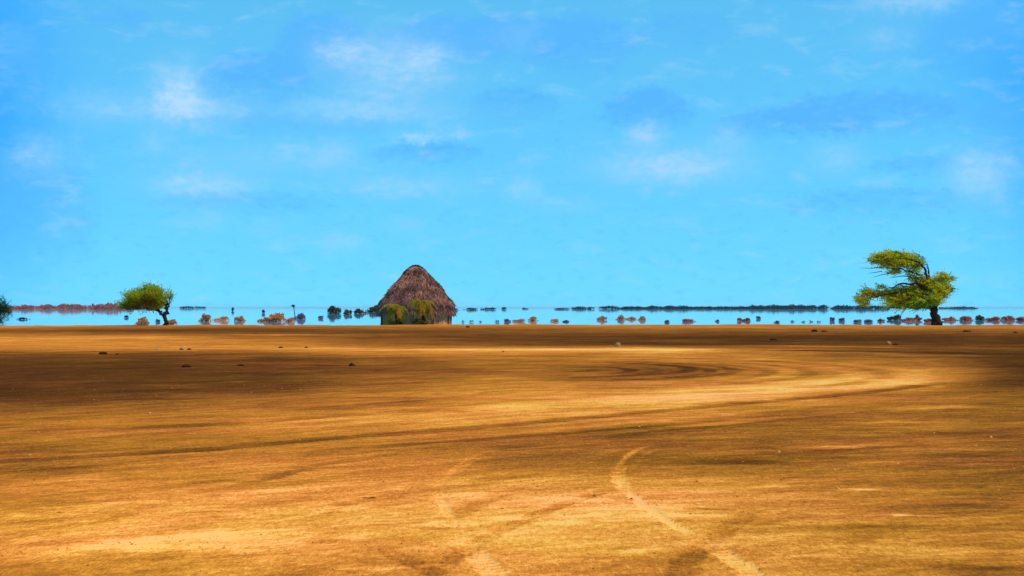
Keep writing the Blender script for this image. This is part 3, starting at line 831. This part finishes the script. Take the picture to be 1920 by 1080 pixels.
# ------------------------------------------------------------------ shrubs
def shrub_mesh(mb, x0, y0, w_, h, g, count, twig=True, lean=0.0, lobes=4):
    """a dome of leaf sprays over a few stems, w_ x h metres, foot at x0, y0"""
    cs = []
    for q in range(lobes):
        top_ = h * (1.0 if q == 0 else g.uniform(.38, .95))
        cs.append((g.uniform(-.34, .34) * w_ * (.6 if q == 0 else 1), g.uniform(-.28, .28) * w_, top_ * .58, g.uniform(.30, .62), top_ * .42))
    cs.append((0, 0, .02 * h, 1.0, .46 * h))
    for (cx, cy, cz, k, rz) in cs:
        n_each = max(10, int(count // (len(cs) + 1) * (2 if k == 1.0 else 1)))
        p = g.normal(size=(n_each, 3)); p /= np.linalg.norm(p, axis=1, keepdims=True)
        p *= (g.uniform(0, 1, n_each) ** .5)[:, None]
        ax = min(w_ * .5 - abs(cx), w_ * .5 * k) if k < 1 else w_ * .47
        p = p * np.array([ax, ax * .9, rz]) + np.array([cx, cy, cz])
        p[:, 0] += lean * p[:, 2]
        low = p[:, 2] < -.22 * h
        p[low, 2] = -p[low, 2]
        D = p - np.array([0, 0, -.1 * h]) + g.normal(0, .4 * h, (n_each, 3))
        L = .18 * (w_ * h) ** .5
        mb.leaves(p + np.array([x0, y0, 0]), D, g.uniform(.7, 1.4, n_each) * L, .38 * L, np.clip(g.normal(.5, .2, n_each) + (k - .7) * .3, 0, 1))
    if twig:
        for _ in range(7):
            a = g.uniform(0, 6.28); rr = g.uniform(.1, .36) * w_
            mb.tube([(x0, y0, -.12), (x0 + rr * .4 * math.cos(a), y0 + rr * .4 * math.sin(a), h * .4), (x0 + rr * math.cos(a) + lean * h, y0 + rr * math.sin(a), h * g.uniform(.8, 1.02))], [.03 * h, .02 * h, .008 * h], 4, .1, cap=False)

def shrub(px, top, foot, wpx, mat, label, seed, name='dry_shrub', group='dry shrubs along the far edge of the plain', count=620, lobes=4, lean=0.0):
    X, Y = G(px, foot)
    s = Y / F
    h = (foot - top) * s; w_ = wpx * s
    g = np.random.default_rng(seed)
    mb = MB()
    shrub_mesh(mb, 0, 0, w_, h, g, count, lean=lean, lobes=lobes)
    o = mb.build(name, mat, None, smooth=False)
    o.location = (X, Y, 0.0 if Y < 114 else -.06)
    return tag(o, label, 'shrub', group)

SHRUBS = [
 (265, 594, 608.5, 28, M_DRY, 'round orange dry shrub under the flat crown of the small left acacia'),
 (321, 598, 607, 22, M_DRY, 'low pale orange shrub just right of the thin forked trunk'),
 (296, 597, 602.5, 9, M_PURPLE, 'tiny purplish shrub just left of the thin forked trunk'),
 (385, 588, 601, 24, M_DRY, 'tallest pale orange shrub, first clear of the small left acacia'),
 (414, 593, 600, 36, M_DRY, 'low wide pale shrub between two taller orange shrubs right of the small acacia'),
 (450, 592, 601, 24, M_DRY, 'round orange shrub with a darker top between acacia and lone palm'),
 (494, 594, 601.5, 24, M_DRY, 'rusty orange shrub left of the peaked dark-topped shrub'),
 (522, 587, 602, 36, M_DRY, 'peaked orange shrub with dark crest left of the lone thin palm'),
 (545, 595, 602, 18, M_DRY, 'faint low orange shrub touching the peaked shrub, left of the lone palm foot'),
 (563, 587, 597, 24, M_PURPLE, 'reddish purple shrub at the foot of the lone thin palm'),
 (602, 591, 596.5, 10, M_PURPLE, 'small pale purple shrub standing alone before the round olive shrub'),
 (628, 574, 587.5, 27, M_OLIVE, 'round olive brown shrub at the left end of the row beside the hut'),
 (652, 580, 589, 15, M_OLIVE, 'narrow olive shrub second in the row leading to the hut'),
 (676, 579, 587.5, 24, M_OLIVE, 'brown shrub in the middle of the row leading to the hut'),
 (697, 576, 585, 24, M_OLIVE, 'brown shrub fourth in the row, one before the hut eaves'),
 (716, 571, 583, 26, M_OLIVE, 'tallest brown shrub of the row, touching the hut eaves'),
 (951, 597, 602.5, 14, M_PURPLE, 'small purple shrub at the left end of the orange clump right of the hut'),
 (974, 597, 602, 26, M_DRY, 'low orange shrub in the middle of the clump right of the hut'),
 (998, 593, 600.5, 20, M_DRY, 'tall pointed orange shrub at the right end of the clump right of the hut'),
 (1040, 597, 601.5, 16, M_DRY, 'small pale orange shrub alone between two orange clumps right of the hut'),
 (1060, 599, 602.5, 14, M_PURPLE, 'faint purple shrub beside the small pale orange one'),
 (1128, 592, 599, 20, M_DRY, 'rounded orange shrub at the left end of the longest orange clump'),
 (1162, 590, 598.5, 18, M_DRY, 'highest orange brown shrub in the longest orange clump'),
 (1182, 593, 598, 22, M_DRY, 'flat orange shrub joining two higher ones in the longest clump'),
 (1203, 592, 599, 15, M_DRY, 'rusty shrub at the right end of the longest orange clump'),
 (1251, 599, 603.5, 10, M_PURPLE, 'tiny purple shrub between the longest orange clump and a low red shrub'),
 (1292, 597, 602, 26, M_RED, 'low wide dark red shrub alone on the shining water'),
 (1388, 595, 601, 13, M_RED, 'left of a pair of small red twin shrubs'),
 (1401, 595, 601, 14, M_RED, 'right of a pair of small red twin shrubs'),
 (1422, 592, 597, 8, M_PURPLE, 'small pale purple shrub just right of the red twin shrubs'),
 (1456, 600, 604, 12, M_PURPLE, 'tiny low purple shrub in the wide gap right of the red twins'),
 (1345, 598, 602, 8, M_PURPLE, 'tiny bluish shrub alone left of the red twin shrubs'),
 (1560, 594, 600.5, 9, M_PURPLE, 'upright purple shrub left of two more below the far tree line'),
 (1578, 595, 601, 12, M_PURPLE, 'rounded purple shrub right beside an upright one'),
 (1608, 598, 603, 16, M_PURPLE, 'low dim purple shrub below the left tip of the tall acacia'),
 (1628, 598, 603, 16, M_PURPLE, 'low dark purple shrub below the lower left branch of the tall acacia'),
 (1652, 596, 601.5, 13, M_RED, 'small reddish shrub just left of a dark wide one under the tall acacia'),
 (1677, 590, 599, 28, M_OLIVE, 'dark wide olive shrub under the middle of the tall acacia'),
 (1703, 595, 601, 28, M_RED, 'low red shrub under the tall acacia, left of a peaked one'),
 (1720, 589, 600, 14, M_RED, 'peaked red brown shrub under the tall acacia left of its trunk'),
 (1741, 596, 603, 18, M_RED, 'low red shrub touching the left side of the thick trunk'),
 (1783, 593, 600, 30, M_RED, 'wide red brown shrub first right of the thick trunk'),
 (1813, 592, 600, 26, M_RED, 'rounded red brown shrub second right of the thick trunk'),
 (1838, 590, 599.5, 20, M_OLIVE, 'dark-topped olive shrub among red ones right of the thick trunk'),
 (1862, 593, 600, 30, M_RED, 'low red shrub right of the dark-topped olive one'),
 (1890, 592, 599.5, 28, M_RED, 'last whole red brown shrub before the right edge'),
 (1920, 592, 600, 30, M_RED, 'red brown shrub cut by the right edge'),
]
for i, (px, tp, ft, wd, mt, lab) in enumerate(SHRUBS):
    shrub(px, tp, ft, wd, mt, lab, 100 + i)

FAR = [
 (880, 576, 581, 26, 'first dark blue far bush right of the hut roof'), (915, 575, 580.5, 26, 'second dark blue far bush right of the hut roof'),
 (945, 574, 580, 9, 'small upright far bush right of the dark blue pair'), (985, 576, 579.5, 10, 'tiny pale far bush in the open gap before the dark tree line'),
 (855, 577, 582, 14, 'dark far bush peeping out at the right eaves of the hut'), (1056, 576, 580.2, 30, 'low dark far bush that begins the dark tree line'),
 (1093, 573, 579.7, 38, 'dark rounded far bush, the first high one of the tree line'), (1146, 572, 579.5, 44, 'highest dark far bush near the start of the tree line'),
 (350, 573, 578.5, 26, 'thin far bush seen low over the water right of the small acacia crown'), (374, 573, 578, 20, 'smallest far bush at the right end of a thin strip by the small acacia'),
 (237, 590, 595, 8, 'tiny blue bush under the left tip of the small acacia'), (46, 593, 598, 22, 'faint blue bush on the water beside the dark evergreen tree'),
 (436, 575, 583, 5, 'thin upright far bush above the orange shrubs left of the lone palm'), (494, 579, 587, 5, 'thin upright stalk of a bush above the rusty orange shrub'),
]
for i, (px, tp, ft, wd, lab) in enumerate(FAR):
    shrub(px, tp + (ft - tp) * (.25 if wd > 8 else 0), ft, wd * 1.15, M_NAVY, lab, 300 + i, 'far_bush', 'far dark bushes on the horizon', 360, lobes=8)

def far_line(name, x0, x1, foot, heights, mat, label, seed, dens=3.2):
    """a distant wood that reads as one mass"""
    g = np.random.default_rng(seed)
    mb = MB()
    px = x0
    Yb = G(0, foot)[1]; s = Yb / F
    hs = np.array(heights, float)
    X0 = (x0 - 960) * s
    while px < x1:
        h = np.interp(px, hs[:, 0], hs[:, 1]) * g.uniform(.72, 1.15)
        w_ = g.uniform(16, 44)
        shrub_mesh(mb, (px - 960) * s, g.uniform(-60, 60), w_ * s, max(h, 1.2) * s, g, 420, twig=False, lobes=5)
        px += w_ / dens
    o = mb.build(name, mat, None, smooth=False)
    o.location = (0, Yb, -.06)
    tag(o, label, 'wood', None, 'stuff')
    return o
far_line('far_wood', 1165, 1650, 579.3, [(1165, 4), (1200, 4.5), (1245, 6.5), (1275, 6.5), (1300, 4), (1340, 5), (1380, 5.5), (1410, 7), (1480, 8), (1540, 7), (1600, 6.2), (1650, 5.5)], M_NAVY, 'long dark far tree line reaching to the tall acacia', 401)
far_line('far_wood', 22, 235, 579.4, [(22, 5), (60, 7), (95, 9), (150, 9), (205, 9.5), (235, 6.5)], M_RED, 'reddish far tree line left of the small acacia', 402)
far_line('far_wood', 1785, 1832, 578.6, [(1785, 3), (1805, 4.5), (1832, 3)], M_NAVY, 'faint far strip of trees right of the tall acacia', 403)

# ------------------------------------------------------------------ stones
def stone(px, py, wpx, hpx, mat, label, seed, name='stone', group='stones lying on the sand'):
    wpx *= .88; hpx *= .80
    X, Y = G(px, py); s = Y / F
    g = np.random.default_rng(seed)
    import bmesh
    bm = bmesh.new()
    bmesh.ops.create_icosphere(bm, subdivisions=4, radius=1.0)
    off = Vector((seed * 3.7, 1.3, .5))
    for v in bm.verts:
        n = v.co.normalized()
        k = 1 + .30 * mnoise.noise(n * 1.1 + off) + .16 * mnoise.noise(n * 2.6 + off) + .05 * mnoise.noise(n * 7 + off)
        v.co = n * k
        # a few flat broken faces
        for q in range(3):
            pn = Vector((math.sin(seed + q * 2.1), math.cos(seed * 1.7 + q), .5 + .3 * q)).normalized()
            e = v.co.dot(pn) - .78
            if e > 0: v.co -= pn * e * .85
        v.co = Vector((v.co.x * wpx * s / 2, v.co.y * wpx * s / 2 * .8, v.co.z * hpx * s * .62 + hpx * s * .34))
    me = bpy.data.meshes.new(name)
    bm.to_mesh(me); bm.free()
    for p in me.polygons: p.use_smooth = True
    me.materials.append(mat)
    a = me.attributes.new('tint', 'FLOAT', 'POINT'); a.data.foreach_set('value', np.full(len(me.vertices), .5, dtype=np.float32))
    o = bpy.data.objects.new(name, me); C.objects.link(o)
    o.location = (X, Y, -.01); o.rotation_euler = (0, 0, g.uniform(0, 6))
    return tag(o, label, 'stone', group)
STONES = [
 (1158, 650, 13, 11, M_PALE_ROCK, 'round pale stone alone near the middle of the far dark band'),
 (343, 656, 14, 10, M_PALE_ROCK, 'bright pale-topped stone below and right of the small acacia'),
 (355, 656, 9, 5, M_DARK_ROCK, 'small dark stone touching the bright pale-topped one'),
 (193, 664, 18, 7, M_DARK_ROCK, 'flat dark stone, larger of two below the small acacia crown'),
 (220, 665, 8, 5, M_DARK_ROCK, 'small dark stone just right of the flat dark one'),
 (350, 688, 20, 8, M_DARK_ROCK, 'wide dark clod on the dark sand under the bright pale-topped stone'),
 (452, 686, 14, 6, M_DARK_ROCK, 'low dark clod midway between two bigger clods on the left'),
 (660, 686, 16, 8, M_DARK_ROCK, 'dark clod at the end of a short streak below the hut'),
 (526, 652, 11, 4, M_DARK_ROCK, 'small brown stone on the golden strip below the peaked shrub'),
 (574, 652, 7, 4, M_DARK_ROCK, 'tiny brown stone on the golden strip below and left of the hut'),
 (1666, 645, 13, 8, M_PALE_ROCK, 'pale stone left of the foot of the tall acacia'),
 (1679, 647, 13, 5, M_DARK_ROCK, 'flat dark stone touching the pale one below the tall acacia'),
 (1527, 622, 14, 6, M_DARK_ROCK, 'dark stone near the shore, left of a longer low one'),
 (1545, 622, 16, 4, M_DARK_ROCK, 'long low dark stone near the shore left of the tall acacia'),
 (877, 614, 9, 5, M_DARK_ROCK, 'tiny dark stone at the shore just right of the hut'),
 (943, 660, 4, 4, M_DARK_ROCK, 'dark pebble on the bright golden line below and right of the hut'),
 (296, 655, 12, 4, M_PALE_ROCK, 'low pale stone left of the bright pale-topped one'),
 (1812, 622, 18, 4, M_DARK_ROCK, 'reddish low stone at the shore right of the tall acacia'),
 (1903, 624, 9, 4, M_DARK_ROCK, 'low dark stone at the shore by the right edge'),
 (1450, 638, 20, 5, M_DARK_ROCK, 'low dark clod on the far dark band right of the round pale stone'),
 (1455, 1029, 19, 6, M_DARK_ROCK, 'dark clod on the foreground sand right of the tyre tracks'),
 (1447, 1017, 8, 4, M_DARK_ROCK, 'dark pebble just behind the foreground clod'),
 (1770, 843, 7, 4, M_PALE_ROCK, 'single pale pebble in the right middle of the sand'),
 (1302, 866, 5, 4, M_PALE_ROCK, 'single pale pebble on the dark streak near the curved tyre track'),
 (584, 942, 5, 4, M_PALE_ROCK, 'single pale pebble on the golden sand at the left'),
 (700, 932, 20, 5, M_DARK_ROCK, 'flat brown clod on the golden sand left of the tyre tracks'),
]
for i, (px, py, wd, hh, mt, lab) in enumerate(STONES):
    stone(px, py, wd, hh, mt, lab, i + 1)

TINY = [(868, 599, 603, 7), (884, 599, 603, 9), (901, 600, 603, 7), (931, 598, 603, 9)]
for i, (px, tp, ft, wd) in enumerate(TINY):
    shrub(px, tp, ft, wd, M_PURPLE, 'one of four tiny faint purple shrubs in a row right of the hut wall', 500 + i, group='tiny purple shrubs right of the hut', count=160)
TINY = [(1486, 599, 602.5, 9), (1506, 600, 603, 8), (1521, 599, 602.5, 7), (1536, 600, 603, 9)]
for i, (px, tp, ft, wd) in enumerate(TINY):
    shrub(px, tp, ft, wd, M_PURPLE, 'one of four tiny faint purple shrubs in a row below the far tree line', 520 + i, group='tiny purple shrubs below the far tree line', count=160)

# ------------------------------------------------------------------ grit on the sand
g = np.random.default_rng(77)
n = 8000
py = 700 + 440 * g.uniform(0, 1, n) ** .8
px = g.uniform(-500, 2420, n)
Y = K / (py - HOR); X = (px - 960) / F * Y
size = g.lognormal(0, .55, n) * .0024 * np.clip(Y / 9, .8, 1.7)
oc = np.array([(1, 0, 0), (-1, 0, 0), (0, 1, 0), (0, -1, 0), (0, 0, 1), (0, 0, -.5)], float)
of = np.array([(0, 2, 4), (2, 1, 4), (1, 3, 4), (3, 0, 4), (2, 0, 5), (1, 2, 5), (3, 1, 5), (0, 3, 5)])
ang = g.uniform(0, 6.28, n)
V = oc[None] * size[:, None, None] * g.uniform(.6, 1.3, (n, 1, 3)) * np.array([1.2, 1.2, .8]) + g.normal(0, .12, (n, 6, 3)) * size[:, None, None]
ca, sa = np.cos(ang)[:, None], np.sin(ang)[:, None]
V = np.stack([V[..., 0] * ca - V[..., 1] * sa + X[:, None], V[..., 0] * sa + V[..., 1] * ca + Y[:, None], V[..., 2]], -1)
zt = 0.010 * fbm(X, Y, 0.22, 3, 3) + 0.004 * fbm(X, Y, 1.3, 2, 4)
V[..., 2] += zt[:, None] + .001
FF = of[None] + (np.arange(n) * 6)[:, None, None]
M_GRIT = simple('sand_grit', [(0.1, (0.16, 0.055, 0.010)), (0.5, (0.42, 0.145, 0.022)), (0.85, (0.75, 0.32, 0.07))], (1, 1, 1), 0.95, 0.0)
grit = link_mesh('gravel', V.reshape(-1, 3), FF.reshape(-1, 3), M_GRIT, tint=np.repeat(np.clip(g.normal(.55, .35, n), 0, 1.2), 6), smooth=False)
tag(grit, 'loose grit strewn over the ochre sand', 'gravel', None, 'stuff')

# ------------------------------------------------------------------ air
bx, y0, y1, z0, z1 = 60000, -1000, 41000, -1.6, 7.0
V = [(-bx, y0, z0), (bx, y0, z0), (bx, y1, z0), (-bx, y1, z0), (-bx, y0, z1), (bx, y0, z1), (bx, y1, z1), (-bx, y1, z1)]
Q = np.array([(3, 2, 1, 0), (4, 5, 6, 7), (0, 1, 5, 4), (1, 2, 6, 5), (2, 3, 7, 6), (3, 0, 4, 7)])
hm = bpy.data.materials.new('haze'); hm.use_nodes = True
ht = NT(hm.node_tree); ht.n.remove(ht.n['Principled BSDF'])
pv = ht.new('ShaderNodeVolumePrincipled')
pv.inputs['Color'].default_value = (0.55, 0.82, 1.0, 1)
pv.inputs['Density'].default_value = HAZE
ht.l.new(pv.outputs[0], ht.n['Material Output'].inputs['Volume'])
hz = link_mesh('haze', V, Q, hm, smooth=False)
tag(hz, None, None, None, 'stuff')
